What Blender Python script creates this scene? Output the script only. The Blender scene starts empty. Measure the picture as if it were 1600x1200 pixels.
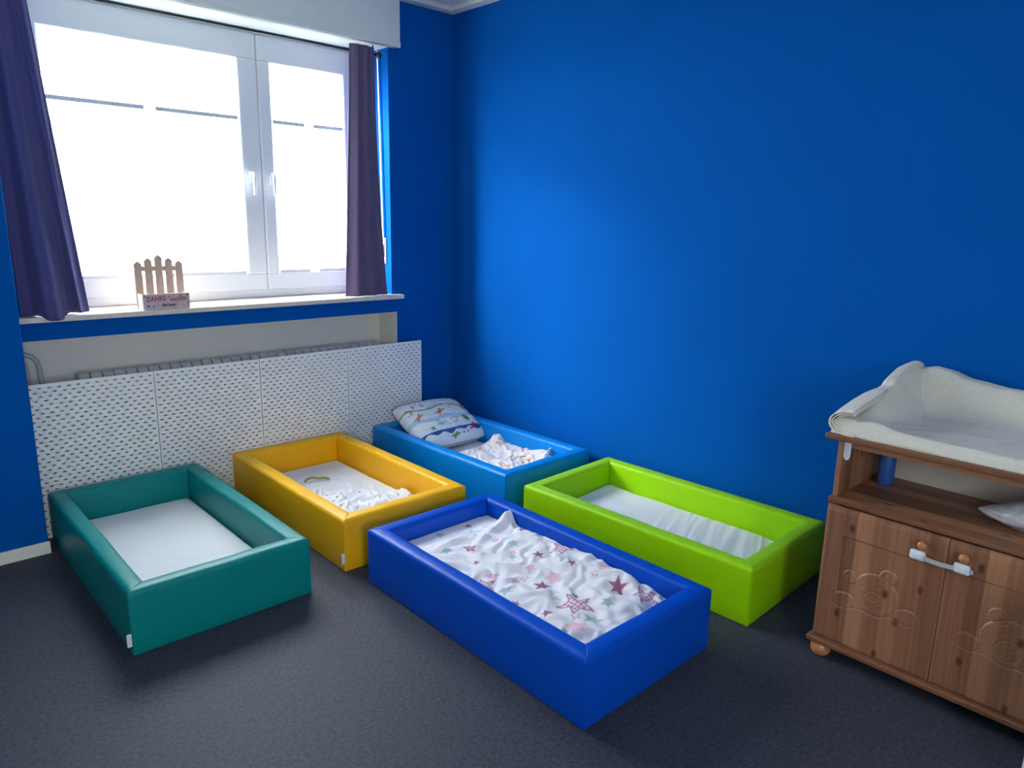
import bpy, bmesh, math, random
import numpy as np
from mathutils import Vector, Matrix

S = bpy.context.scene
C = S.collection
random.seed(7)

# ------------------------------------------------------------------ camera
CAM = (-0.56269, -3.88262, 1.53928)
FPX, YAW, PITCH, ROLL = 1124.886, 0.753131, 0.221108, 0.0195577
cam = bpy.data.cameras.new('camera')
cam.sensor_width = 36.0
cam.lens = 36.0 * FPX / 1600.0
cam.clip_start = 0.02
cam_ob = bpy.data.objects.new('camera', cam)
C.objects.link(cam_ob)
_f = Vector((math.sin(YAW) * math.cos(PITCH), math.cos(YAW) * math.cos(PITCH), -math.sin(PITCH)))
_r = Vector((math.cos(YAW), -math.sin(YAW), 0))
_u = _r.cross(_f)
_c, _s = math.cos(ROLL), math.sin(ROLL)
R_ = _c * _r + _s * _u
U_ = -_s * _r + _c * _u
cam_ob.matrix_world = Matrix(((R_.x, U_.x, -_f.x, CAM[0]), (R_.y, U_.y, -_f.y, CAM[1]),
                              (R_.z, U_.z, -_f.z, CAM[2]), (0, 0, 0, 1)))
S.camera = cam_ob

# ------------------------------------------------------------------ world: bright overcast sky outside
w = bpy.data.worlds.new('overcast_sky')
S.world = w
w.use_nodes = True
bg = w.node_tree.nodes['Background']
bg.inputs['Color'].default_value = (0.86, 0.94, 1.0, 1)
bg.inputs['Strength'].default_value = 12.0
# portal in the window opening (guides sampling of the sky, gives off no light itself)
pl = bpy.data.lights.new('window_portal', 'AREA')
pl.shape = 'RECTANGLE'; pl.size = 1.95; pl.size_y = 1.42
pl.cycles.is_portal = True
po = bpy.data.objects.new('window_portal', pl)
po.location = (1.09, 0.47, 1.78); po.rotation_euler = (math.radians(-90), 0, 0)
C.objects.link(po)
pl2 = bpy.data.lights.new('fill_window_portal', 'AREA')  # portal for the added fill window behind the camera
pl2.shape = 'RECTANGLE'; pl2.size = 0.82; pl2.size_y = 1.1
pl2.cycles.is_portal = True
po2 = bpy.data.objects.new('fill_window_portal', pl2)
po2.location = (-0.70, -5.52, 1.55); po2.rotation_euler = (math.radians(90), 0, 0)
C.objects.link(po2)
# hazy sun behind thin cloud, from the left outside the window
sl = bpy.data.lights.new('hazy_sun', 'SUN'); sl.energy = 7.0; sl.angle = math.radians(34); sl.color = (1.0, 0.98, 0.95)
so_ = bpy.data.objects.new('hazy_sun', sl); C.objects.link(so_)
so_.rotation_euler = Vector((0.72, -0.50, -0.50)).to_track_quat('-Z', 'Y').to_euler()
vs = S.view_settings
vs.view_transform = 'Standard'; vs.look = 'None'
vs.exposure = 1.25; vs.gamma = 1.0; vs.use_curve_mapping = False

# ------------------------------------------------------------------ helpers
def srgb(r, g, b):
    def f(c):
        c /= 255.0
        return c / 12.92 if c <= 0.04045 else ((c + 0.055) / 1.055) ** 2.4
    return (f(r), f(g), f(b), 1.0)

def mat(name, col, rough=0.6, spec=0.5, noise=0.0, nscale=20.0, bump=0.0, bscale=200.0, bdist=0.002,
        attr=None, sheen=0.0, stretch=None, col2=None):
    m = bpy.data.materials.new(name); m.use_nodes = True
    nt = m.node_tree; N = nt.nodes; Lk = nt.links
    b = N['Principled BSDF']
    b.inputs['Base Color'].default_value = col
    b.inputs['Roughness'].default_value = rough
    b.inputs['Specular IOR Level'].default_value = spec
    if sheen:
        b.inputs['Sheen Weight'].default_value = sheen
    tc = N.new('ShaderNodeTexCoord')
    vec = tc.outputs['Object']
    if stretch:
        mp = N.new('ShaderNodeMapping'); mp.inputs['Scale'].default_value = stretch
        Lk.new(vec, mp.inputs['Vector']); vec = mp.outputs['Vector']
    csock = None
    if attr:
        a = N.new('ShaderNodeAttribute'); a.attribute_name = attr
        csock = a.outputs['Color']
    if noise > 0:
        n = N.new('ShaderNodeTexNoise'); n.inputs['Scale'].default_value = nscale; n.inputs['Detail'].default_value = 5
        Lk.new(vec, n.inputs['Vector'])
        rmp = N.new('ShaderNodeMapRange')
        rmp.inputs[1].default_value = 0.3; rmp.inputs[2].default_value = 0.7
        rmp.inputs[3].default_value = 1 - noise; rmp.inputs[4].default_value = 1 + noise
        Lk.new(n.outputs['Fac'], rmp.inputs[0])
        mx = N.new('ShaderNodeMix'); mx.data_type = 'RGBA'; mx.blend_type = 'MULTIPLY'
        mx.inputs[0].default_value = 1.0
        if csock: Lk.new(csock, mx.inputs[6])
        else: mx.inputs[6].default_value = col
        Lk.new(rmp.outputs[0], mx.inputs[7])
        csock = mx.outputs[2]
    if csock: Lk.new(csock, b.inputs['Base Color'])
    if bump > 0:
        n2 = N.new('ShaderNodeTexNoise'); n2.inputs['Scale'].default_value = bscale; n2.inputs['Detail'].default_value = 4
        Lk.new(vec, n2.inputs['Vector'])
        bp = N.new('ShaderNodeBump'); bp.inputs['Strength'].default_value = bump; bp.inputs['Distance'].default_value = bdist
        Lk.new(n2.outputs['Fac'], bp.inputs['Height'])
        Lk.new(bp.outputs['Normal'], b.inputs['Normal'])
    return m

def pine(name, across, along, seed=0.0, base=(180, 128, 94), dark=(114, 72, 50)):
    """glue-laminated pine: staves across one local axis, grain along another"""
    m = bpy.data.materials.new(name); m.use_nodes = True
    nt = m.node_tree; N = nt.nodes; Lk = nt.links
    b = N['Principled BSDF']; b.inputs['Roughness'].default_value = 0.42
    tc = N.new('ShaderNodeTexCoord'); sp = N.new('ShaderNodeSeparateXYZ')
    Lk.new(tc.outputs['Object'], sp.inputs[0])
    def math_(op, a, bb=None):
        n = N.new('ShaderNodeMath'); n.operation = op
        for k, v in ((0, a), (1, bb)):
            if v is None: continue
            if isinstance(v, (int, float)): n.inputs[k].default_value = v
            else: Lk.new(v, n.inputs[k])
        return n.outputs[0]
    ac = sp.outputs[across]; al = sp.outputs[along]
    wob = N.new('ShaderNodeTexNoise'); wob.inputs['Scale'].default_value = 1.2; Lk.new(tc.outputs['Object'], wob.inputs['Vector'])
    st = math_('FLOOR', math_('ADD', math_('DIVIDE', ac, 0.055), seed + 50))
    wn = N.new('ShaderNodeTexWhiteNoise'); wn.noise_dimensions = '1D'; Lk.new(st, wn.inputs['W'])
    cb = N.new('ShaderNodeCombineXYZ')
    Lk.new(math_('MULTIPLY', math_('ADD', ac, math_('MULTIPLY', wob.outputs['Fac'], 0.03)), 60.0), cb.inputs[0])
    Lk.new(math_('MULTIPLY', al, 1.6), cb.inputs[1])
    Lk.new(math_('MULTIPLY', wn.outputs['Value'], 40.0), cb.inputs[2])
    gr = N.new('ShaderNodeTexNoise'); gr.inputs['Scale'].default_value = 1.6; gr.inputs['Detail'].default_value = 6
    Lk.new(cb.outputs[0], gr.inputs['Vector'])
    fac = math_('ADD', math_('MULTIPLY', wn.outputs['Value'], 0.55), math_('MULTIPLY', gr.outputs['Fac'], 0.55))
    rp = N.new('ShaderNodeValToRGB')
    rp.color_ramp.elements[0].position = 0.2; rp.color_ramp.elements[0].color = srgb(*dark)
    rp.color_ramp.elements[1].position = 0.8; rp.color_ramp.elements[1].color = srgb(*base)
    Lk.new(fac, rp.inputs['Fac'])
    # knots
    cb2 = N.new('ShaderNodeCombineXYZ')
    Lk.new(math_('MULTIPLY', ac, 7.5), cb2.inputs[0]); Lk.new(math_('MULTIPLY', al, 4.2), cb2.inputs[1]); cb2.inputs[2].default_value = seed
    vo = N.new('ShaderNodeTexVoronoi'); vo.voronoi_dimensions = '2D'; vo.inputs['Scale'].default_value = 1.0
    Lk.new(cb2.outputs[0], vo.inputs['Vector'])
    kn = N.new('ShaderNodeMapRange'); kn.inputs[1].default_value = 0.045; kn.inputs[2].default_value = 0.085
    kn.inputs[3].default_value = 0.75; kn.inputs[4].default_value = 0.0
    Lk.new(vo.outputs['Distance'], kn.inputs[0])
    mx = N.new('ShaderNodeMix'); mx.data_type = 'RGBA'
    Lk.new(kn.outputs[0], mx.inputs[0]); Lk.new(rp.outputs[0], mx.inputs[6]); mx.inputs[7].default_value = srgb(70, 36, 20)
    Lk.new(mx.outputs[2], b.inputs['Base Color'])
    return m

def link(o, parent=None):
    C.objects.link(o)
    if parent is not None: o.parent = parent
    return o

def mesh_obj(name, verts, faces, m, parent=None, smooth=False, loc=None, colors=None):
    me = bpy.data.meshes.new(name)
    me.from_pydata([tuple(map(float, v)) for v in verts], [], [tuple(map(int, f)) for f in faces])
    me.update()
    if smooth:
        me.polygons.foreach_set('use_smooth', [True] * len(me.polygons))
    if colors is not None:
        at = me.color_attributes.new('print', 'FLOAT_COLOR', 'POINT')
        at.data.foreach_set('color', np.asarray(colors, dtype=np.float32).ravel())
    if m: me.materials.append(m)
    o = bpy.data.objects.new(name, me)
    if loc: o.location = loc
    return link(o, parent)

def bm_obj(name, bm, m, parent=None, smooth=False, loc=None):
    bmesh.ops.recalc_face_normals(bm, faces=bm.faces[:])
    me = bpy.data.meshes.new(name); bm.to_mesh(me); bm.free()
    if smooth: me.polygons.foreach_set('use_smooth', [True] * len(me.polygons))
    if m: me.materials.append(m)
    o = bpy.data.objects.new(name, me)
    if loc: o.location = loc
    return link(o, parent)

def add_box(bm, x0, x1, y0, y1, z0, z1, bev=0.0, seg=2):
    vs_ = [bm.verts.new(p) for p in ((x0, y0, z0), (x1, y0, z0), (x1, y1, z0), (x0, y1, z0),
                                     (x0, y0, z1), (x1, y0, z1), (x1, y1, z1), (x0, y1, z1))]
    fs = [bm.faces.new([vs_[i] for i in q]) for q in ((0, 3, 2, 1), (4, 5, 6, 7), (0, 1, 5, 4), (1, 2, 6, 5), (2, 3, 7, 6), (3, 0, 4, 7))]
    if bev > 0:
        ed = list({e for f in fs for e in f.edges})
        bmesh.ops.bevel(bm, geom=ed, offset=bev, segments=seg, affect='EDGES', profile=0.5)

def box(name, x0, x1, y0, y1, z0, z1, m, parent=None, bev=0.0, seg=2, loc=None, smooth=False):
    bm = bmesh.new(); add_box(bm, x0, x1, y0, y1, z0, z1, bev, seg)
    return bm_obj(name, bm, m, parent, smooth, loc)

def add_tube(bm, pts, r, seg=10, closed_ends=True, rad=None):
    pts = [Vector(p) for p in pts]
    rings = []
    prev = None
    for i, p in enumerate(pts):
        t = (pts[min(i + 1, len(pts) - 1)] - pts[max(i - 1, 0)]).normalized()
        if prev is None:
            a = Vector((0, 0, 1)) if abs(t.z) < 0.9 else Vector((1, 0, 0))
            n = t.cross(a).normalized()
        else:
            n = (prev - t * prev.dot(t)).normalized()
        prev = n
        bn = t.cross(n)
        rr = rad[i] if rad else r
        rings.append([bm.verts.new(p + (n * math.cos(k * 2 * math.pi / seg) + bn * math.sin(k * 2 * math.pi / seg)) * rr) for k in range(seg)])
    for a, b in zip(rings[:-1], rings[1:]):
        for k in range(seg):
            bm.faces.new((a[k], a[(k + 1) % seg], b[(k + 1) % seg], b[k]))
    if closed_ends:
        bm.faces.new(rings[0][::-1]); bm.faces.new(rings[-1])

def tube(name, pts, r, m, parent=None, seg=10, rad=None):
    bm = bmesh.new(); add_tube(bm, pts, r, seg, rad=rad)
    return bm_obj(name, bm, m, parent, True)

def lathe(name, prof, m, parent=None, loc=None, axis='Z', seg=24):
    """prof: list of (radius, height)"""
    bm = bmesh.new(); rings = []
    for r, h in prof:
        ring = []
        for k in range(seg):
            a = 2 * math.pi * k / seg
            p = (r * math.cos(a), r * math.sin(a), h)
            if axis == 'X-': p = (-h, r * math.cos(a), r * math.sin(a))
            ring.append(bm.verts.new(p))
        rings.append(ring)
    for a, b in zip(rings[:-1], rings[1:]):
        for k in range(seg):
            bm.faces.new((a[k], a[(k + 1) % seg], b[(k + 1) % seg], b[k]))
    bm.faces.new(rings[0][::-1]); bm.faces.new(rings[-1])
    return bm_obj(name, bm, m, parent, True, loc)

def prism(name, outline, z0, z1, m, parent=None, plane='XZ', loc=None, bev=0.0):
    """extrude a closed outline; plane XZ extrudes along y, XY along z, YZ along x"""
    bm = bmesh.new()
    def P(a, b, c):
        return {'XZ': (a, c, b), 'XY': (a, b, c), 'YZ': (c, a, b)}[plane]
    A = [bm.verts.new(P(a, b, z0)) for a, b in outline]
    B = [bm.verts.new(P(a, b, z1)) for a, b in outline]
    bm.faces.new(A[::-1]); bm.faces.new(B)
    n = len(outline)
    for k in range(n):
        bm.faces.new((A[k], A[(k + 1) % n], B[(k + 1) % n], B[k]))
    if bev > 0:
        bmesh.ops.bevel(bm, geom=bm.edges[:], offset=bev, segments=2, affect='EDGES', profile=0.5)
    return bm_obj(name, bm, m, parent, False, loc)

def tag(o, label=None, cat=None, group=None, kind=None):
    if label: o['label'] = label
    if cat: o['category'] = cat
    if group: o['group'] = group
    if kind: o['kind'] = kind
    return o

def thing(name, label, cat, loc=(0, 0, 0), rz=0.0, group=None):
    o = bpy.data.objects.new(name, None)
    o.empty_display_size = 0.05
    o.location = loc; o.rotation_euler = (0, 0, rz)
    C.objects.link(o)
    return tag(o, label, cat, group)

def struct(o):
    o['kind'] = 'structure'; return o

# vectorised gradient noise for cloth
def pnoise(x, y, seed=0):
    rng = np.random.RandomState(seed)
    ang = rng.rand(256) * 2 * np.pi
    perm = rng.permutation(256)
    xi = np.floor(x).astype(int); yi = np.floor(y).astype(int)
    xf = x - xi; yf = y - yi
    def g(ix, iy, dx, dy):
        h = perm[(perm[ix % 256] + iy) % 256]
        return np.cos(ang[h]) * dx + np.sin(ang[h]) * dy
    u = xf ** 3 * (xf * (xf * 6 - 15) + 10); v = yf ** 3 * (yf * (yf * 6 - 15) + 10)
    a = g(xi, yi, xf, yf); b = g(xi + 1, yi, xf - 1, yf)
    c = g(xi, yi + 1, xf, yf - 1); d = g(xi + 1, yi + 1, xf - 1, yf - 1)
    return (a + u * (b - a)) * (1 - v) + (c + u * (d - c)) * v

def ridged(x, y, seed, octv=3):
    out = 0; amp = 1.0; tot = 0
    for o in range(octv):
        out = out + amp * (1 - np.abs(pnoise(x * 2 ** o, y * 2 ** o, seed + o)) * 2.2)
        tot += amp; amp *= 0.45
    return out / tot

def sstep(a, b, x):
    t = np.clip((x - a) / (b - a), 0, 1)
    return t * t * (3 - 2 * t)

def cloth(name, X, Y, Z, m, parent=None, thick=0.004, loc=None, colors=None, base_z=None):
    """closed cloth from a grid; if base_z the skirt drops straight down to base_z"""
    ny, nx = X.shape
    top = np.stack([X, Y, Z], -1).reshape(-1, 3)
    Zb = np.full_like(Z, base_z) if base_z is not None else Z - thick
    bot = np.stack([X, Y, Zb], -1).reshape(-1, 3)
    V = np.concatenate([top, bot]); n = nx * ny
    I = np.arange(n).reshape(ny, nx)
    q = np.stack([I[:-1, :-1], I[:-1, 1:], I[1:, 1:], I[1:, :-1]], -1).reshape(-1, 4)
    qb = q[:, ::-1] + n
    rim = np.concatenate([I[0, :], I[1:, -1], I[-1, -2::-1], I[-2:0, 0]])
    r2 = np.roll(rim, -1)
    qr = np.stack([rim, rim + n, r2 + n, r2], -1)
    F = np.concatenate([q, qb, qr])
    # orient so that the top faces up
    e1 = V[q[0, 1]] - V[q[0, 0]]; e2 = V[q[0, 3]] - V[q[0, 0]]
    if np.cross(e1, e2)[2] < 0: F = F[:, ::-1]
    me = bpy.data.meshes.new(name)
    me.vertices.add(len(V)); me.vertices.foreach_set('co', V.astype(np.float32).ravel())
    me.loops.add(F.size); me.loops.foreach_set('vertex_index', F.astype(np.int32).ravel())
    me.polygons.add(len(F)); me.polygons.foreach_set('loop_start', np.arange(0, F.size, 4, dtype=np.int32))
    me.polygons.foreach_set('use_smooth', np.ones(len(F), dtype=bool))
    me.update(calc_edges=True); me.validate()
    if colors is not None:
        col = np.concatenate([colors.reshape(-1, 4)] * 2)
        at = me.color_attributes.new('print', 'FLOAT_COLOR', 'POINT')
        at.data.foreach_set('color', col.astype(np.float32).ravel())
    me.materials.append(m)
    o = bpy.data.objects.new(name, me)
    if loc: o.location = loc
    return link(o, parent)

# ------------------------------------------------------------------ materials
M = {}
M['wall'] = mat('blue_wall_paint', srgb(0, 88, 174), 0.85, 0.06, 0.03, 3, 0.12, 90, 0.003)
M['white_wall'] = mat('white_wall_paint', srgb(240, 237, 228), 0.8, 0.3, 0.02, 4, 0.08, 90)
M['ceiling'] = mat('white_ceiling_paint', srgb(225, 228, 230), 0.85, 0.3)
M['upvc'] = mat('white_window_plastic', srgb(236, 238, 242), 0.3, 0.5)
M['fascia'] = mat('white_painted_board', srgb(214, 220, 224), 0.5, 0.4, 0.02, 6)
M['sill'] = mat('pale_stone_sill', srgb(222, 212, 200), 0.35, 0.5, 0.06, 25)
M['floor'] = mat('grey_linoleum', srgb(60, 63, 75), 0.6, 0.25, 0.38, 75, 0.02, 500, 0.001)
M['green'] = mat('green_vinyl', srgb(0, 134, 132), 0.40, 0.28, 0.02, 8, 0.1, 700, 0.0006)
M['yellow'] = mat('yellow_vinyl', srgb(254, 188, 22), 0.40, 0.28, 0.02, 8, 0.1, 700, 0.0006)
M['azure'] = mat('azure_vinyl', srgb(0, 134, 222), 0.40, 0.28, 0.02, 8, 0.1, 700, 0.0006)
M['blue'] = mat('royal_blue_vinyl', srgb(0, 78, 196), 0.40, 0.22, 0.02, 8, 0.1, 700, 0.0006)
M['lime'] = mat('lime_vinyl', srgb(158, 220, 6), 0.40, 0.28, 0.02, 8, 0.1, 700, 0.0006)
M['sheet'] = mat('white_cotton', srgb(232, 233, 236), 0.9, 0.2, 0, 1, 0.15, 900, 0.0006)
M['print'] = mat('printed_cotton', srgb(235, 235, 238), 0.9, 0.2, 0, 1, 0.15, 900, 0.0006, attr='print')
M['peg'] = mat('white_coated_board', srgb(242, 242, 238), 0.5, 0.4)
M['rad'] = mat('radiator_enamel', srgb(188, 190, 190), 0.4, 0.5)
M['curtain'] = mat('violet_grey_curtain', srgb(98, 86, 116), 0.9, 0.2, 0.06, 60, 0.2, 600, 0.001, sheen=0.2)
M['curtain_glare'] = mat('glare_tinted_curtain', srgb(78, 78, 128), 0.9, 0.2, 0.06, 60, 0.2, 600, 0.001, sheen=0.2)  # bluish flare from the window is mixed into this curtain's colour
M['rod'] = mat('black_metal', srgb(38, 34, 44), 0.4, 0.5)
M['pine_v'] = pine('pine_upright', 'Y', 'Z', 3.0)
M['pine_h'] = pine('pine_lengthwise', 'X', 'Y', 11.0)
M['pine_s'] = pine('pine_side', 'X', 'Z', 5.0)
M['pine_knob'] = mat('pine_turned', srgb(190, 128, 84), 0.35, 0.5, 0.12, 30)
M['backing'] = mat('pale_backing_board', srgb(206, 196, 186), 0.7, 0.3)
M['towel'] = mat('cream_terry', srgb(226, 223, 210), 0.95, 0.15, 0.05, 90, 0.5, 420, 0.003, sheen=0.3)
M['plastic'] = mat('white_plastic', srgb(226, 236, 244), 0.35, 0.5)
M['strap'] = mat('clear_grey_strap', srgb(180, 184, 190), 0.4, 0.5)
M['bottle'] = mat('blue_plastic', srgb(50, 95, 175), 0.35, 0.5)
M['bare'] = mat('bare_wood', srgb(206, 180, 160), 0.7, 0.3, 0.12, 14, stretch=(8, 8, 1))
M['plank_w'] = mat('whitewashed_wood', srgb(232, 222, 210), 0.7, 0.3, 0.06, 20)
M['print_panel'] = mat('pinkish_print_panel', srgb(205, 186, 188), 0.7, 0.3, 0.08, 24)
M['red_ink'] = mat('red_ink', srgb(176, 66, 72), 0.8, 0.2)
M['dark_ink'] = mat('dark_ink', srgb(60, 52, 66), 0.8, 0.2)
M['tagm'] = mat('white_woven_tag', srgb(225, 228, 232), 0.8, 0.2)
M['bag'] = mat('crinkled_clear_film', srgb(206, 206, 212), 0.18, 0.6, 0.15, 40, 0.3, 60, 0.004)
M['bin'] = mat('white_enamel', srgb(205, 216, 222), 0.35, 0.5)
M['ground'] = mat('garden_ground', srgb(130, 135, 120), 0.9, 0.2, 0.2, 2)
M['rubber'] = mat('soft_silicone', srgb(226, 200, 150), 0.3, 0.5)
M['seaglass'] = mat('pale_aqua_plastic', srgb(150, 205, 225), 0.25, 0.5)

def glass_mat():
    m = bpy.data.materials.new('window_glass'); m.use_nodes = True
    nt = m.node_tree; N = nt.nodes; N.clear()
    out = N.new('ShaderNodeOutputMaterial'); mx = N.new('ShaderNodeMixShader')
    t = N.new('ShaderNodeBsdfTransparent'); g = N.new('ShaderNodeBsdfGlossy'); g.inputs['Roughness'].default_value = 0.02
    mx.inputs[0].default_value = 0.07
    nt.links.new(t.outputs[0], mx.inputs[1]); nt.links.new(g.outputs[0], mx.inputs[2])
    nt.links.new(mx.outputs[0], out.inputs[0])
    return m
M['glass'] = glass_mat()

def sheer_mat():
    m = bpy.data.materials.new('sheer_pleated_fabric'); m.use_nodes = True
    nt = m.node_tree; N = nt.nodes; N.clear()
    out = N.new('ShaderNodeOutputMaterial'); mx = N.new('ShaderNodeMixShader'); mx.inputs[0].default_value = 0.5
    mx2 = N.new('ShaderNodeMixShader'); mx2.inputs[0].default_value = 0.35
    t = N.new('ShaderNodeBsdfTransparent'); t.inputs[0].default_value = (1, 1, 1, 1)
    tl = N.new('ShaderNodeBsdfTranslucent'); tl.inputs[0].default_value = (0.95, 0.95, 0.93, 1)
    d = N.new('ShaderNodeBsdfDiffuse'); d.inputs[0].default_value = (0.9, 0.9, 0.9, 1)
    nt.links.new(tl.outputs[0], mx2.inputs[1]); nt.links.new(d.outputs[0], mx2.inputs[2])
    nt.links.new(t.outputs[0], mx.inputs[1]); nt.links.new(mx2.outputs[0], mx.inputs[2])
    nt.links.new(mx.outputs[0], out.inputs[0])
    return m
M['sheer'] = sheer_mat()
M['clear'] = M['glass'].copy(); M['clear'].name = 'clear_plastic'

# ------------------------------------------------------------------ room shell
XL, XR, YB, YW, ZC = -2.2, 2.585, -5.4, 0.10, 2.862
YO = 0.46                                   # outer face of the window wall
struct(box('floor', XL - .1, XR + .15, YB - .1, YO, -0.1, 0.0, M['floor']))
bm = bmesh.new()
add_box(bm, XL - .1, XR - .072, YB - .1, YW - .072, ZC, ZC + 0.02)
add_box(bm, XL - .1, XR + .15, YB - .1, YO + .1, ZC + 0.03, ZC + 0.12)
struct(bm_obj('ceiling', bm, M['ceiling']))
struct(box('wall_right', XR, XR + .15, YB - .1, YO, 0.0, ZC + .03, M['wall']))
struct(box('wall_left', XL - .1, XL, YB - .1, YO, 0.0, ZC + .03, M['white_wall']))
bm = bmesh.new()                                          # wall behind the camera, with an opening added for fill light
add_box(bm, XL, -1.1, YB - .1, YB, 0.0, ZC + .03)
add_box(bm, -0.3, XR, YB - .1, YB, 0.0, ZC + .03)
add_box(bm, -1.1, -0.3, YB - .1, YB, 0.0, 1.0)
add_box(bm, -1.1, -0.3, YB - .1, YB, 2.1, ZC + .03)
struct(bm_obj('wall_back', bm, M['white_wall']))
# window wall with the window opening and the radiator niche left open
bm = bmesh.new()
add_box(bm, 2.08, XR, YW, YO, 0.948, ZC + .03)            # right of the window
add_box(bm, 2.118, XR, YW, YO, 0.0, 0.948)                # right of the niche
add_box(bm, -0.02, 2.08, YW, YO, 0.948, 1.038)            # strip under the sill
add_box(bm, -0.02, 2.08, YW, YO, 2.585, ZC + .03)          # above the window
add_box(bm, XL, -0.02, YW, YO, 0.0, ZC + .03)             # left
add_box(bm, -0.02, 0.10, YW + .02, YO, 1.038, 2.585)        # left reveal
struct(bm_obj('wall_window', bm, M['wall']))
bm = bmesh.new()
add_box(bm, XL, -0.008, -0.172, YW, 0.0, ZC + .03, 0.006, 2)
struct(bm_obj('wall_pier', bm, M['wall']))
bm = bmesh.new()                                          # white plaster inside the niche
add_box(bm, -0.02, 2.118, 0.318, YO, 0.0, 0.948)
add_box(bm, 2.1165, 2.118, YW + .001, 0.318, 0.0, 0.9475)
add_box(bm, -0.02, 2.118, YW + .001, 0.318, 0.946, 0.9478)
struct(bm_obj('wall_niche', bm, M['white_wall']))
struct(box('baseboard_window', XL, -0.004, -0.184, -0.172, 0.0, 0.058, M['white_wall'], bev=0.002))
# cornice
def cornice(name, pts):
    bm = bmesh.new()
    add_box(bm, *pts)
    return struct(bm_obj(name, bm, M['ceiling']))
cornice('trim_1', (2.13, XR, YW - .066, YW, 2.838, 2.872))
cornice('trim_2', (XR - .066, XR, YB, YW - .066, 2.838, 2.872))
struct(box('ground', -30, 30, YO + .05, 60, -0.5, -0.4, M['ground']))

# roller shutter box above the window
sb = thing('shutter_box', 'white roller shutter box above the window', 'shutter box', (0, 0.03, 2.55))
sb['kind'] = 'structure'
box('fascia', -0.02, 2.125, 0.0, 0.018, 0.004, 0.286, M['fascia'], sb, 0.003)
box('lower_lip', -0.02, 2.127, -0.003, 0.02, 0.004, 0.034, M['fascia'], sb, 0.004)
box('end_board', 2.107, 2.125, 0.018, 0.07, 0.012, 0.286, M['fascia'], sb)
box('underside', -0.02, 2.107, 0.018, 0.33, 0.012, 0.03, M['fascia'], sb)

# ------------------------------------------------------------------ window
WY = 0.34                                   # front plane of the sashes
win = bpy.data.objects.new('window_1', None); C.objects.link(win); win['kind'] = 'structure'
win['label'] = 'wide white two sash window above the radiator niche'
win.location = (0, 0, 1.065)
def frame_mesh(x0, x1, z0, z1, wl, wr, wb, wt, y0, y1, bev=0.006):
    bm = bmesh.new()
    add_box(bm, x0, x1, y0, y1, z0, z0 + wb, bev)
    add_box(bm, x0, x1, y0, y1, z1 - wt, z1, bev)
    add_box(bm, x0, x0 + wl, y0, y1, z0 + wb - .004, z1 - wt + .004, bev)
    add_box(bm, x1 - wr, x1, y0, y1, z0 + wb - .004, z1 - wt + .004, bev)
    return bm
bm_obj('outer_frame', frame_mesh(0.10, 2.08, 0.0, 1.50, .075, .075, .05, .03, WY + .014, WY + .09), M['upvc'], win)
box('window_sill', -0.02, 2.14, 0.045 - 0, WY + .05, -0.0262, 0.0, M['sill'], win, 0.003)
def sash(x0, x1, gx0, gx1, hx):
    s = bm_obj('sash', frame_mesh(x0, x1, 0.046, 1.487, gx0 - x0, x1 - gx1, 0.146 - .046, 1.487 - 1.342, WY, WY + .07, 0.009), M['upvc'], win)
    box('pane', gx0 - .01, gx1 + .01, WY + .034, WY + .042, 0.136, 1.352, M['glass'], s)
    bm = bmesh.new()
    add_box(bm, hx - .014, hx + .014, WY - .008, WY, .665, .735, .003)
    add_tube(bm, [(hx, WY - .004, .735 - .035 + .02), (hx, WY - .03, .72), (hx, WY - .046, .715), (hx, WY - .052, .70), (hx, WY - .052, .66), (hx, WY - .05, .60)], .009, 10,
             rad=[.011, .010, .0105, .0105, .010, .0085])
    bm_obj('handle', bm, M['upvc'], s, True)
    return s
sash(0.172, 1.3515, 0.285, 1.236, 1.282)
sash(1.3545, 2.008, 1.432, 1.905, 1.402)

w2 = bpy.data.objects.new('added_fill_window', None); C.objects.link(w2); w2['kind'] = 'structure'; w2.location = (0, 0, 1.0)  # unseen window, added to brighten the pegboards and niche
bm_obj('outer_frame', frame_mesh(-1.1, -0.3, 0, 1.1, .06, .06, .06, .06, YB - .08, YB - .02), M['upvc'], w2)
box('pane', -1.045, -.355, YB - .055, YB - .047, .055, 1.045, M['glass'], w2)

def blind(x0, x1, label):
    t = thing('pleated_blind', label, 'blind', ((x0 + x1) / 2, WY + .016, 1.21), group='pleated blinds in the window')
    h = (x1 - x0) / 2
    # handles split the rails in the middle
    for nm, z in (('top_rail', 0.878), ('bottom_rail', 0.006)):
        bm = bmesh.new()
        add_box(bm, -h, -.028, -.009, .009, z - .011, z + .011, .002); add_box(bm, .028, h, -.009, .009, z - .011, z + .011, .002)
        bm_obj(nm, bm, M['fascia'], t)
        box('pull_tab', -.030, .030, -.004, .004, z - .007, z + .007, M['clear'], t, .002)
    n = 44
    V = []; F = []
    for k in range(n + 1):
        z = 0.012 + (0.872 - 0.012) * k / n
        yy = .006 if k % 2 else -.006
        V += [(-h + .002, yy, z), (h - .002, yy, z)]
    F = [(2 * k, 2 * k + 1, 2 * k + 3, 2 * k + 2) for k in range(n)]
    mesh_obj('pleated_fabric', V, F, M['sheer'], t)
    for sx in (-1, 1):
        tube('guide_cord', [(sx * (h - .012), 0, .0), (sx * (h - .012), 0, 1.19)], .0012, M['fascia'], t, 6)
    return t
blind(0.292, 1.230, 'white pleated blind in the wider left window sash')
blind(1.438, 1.900, 'white pleated blind in the narrower right window sash')

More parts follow.
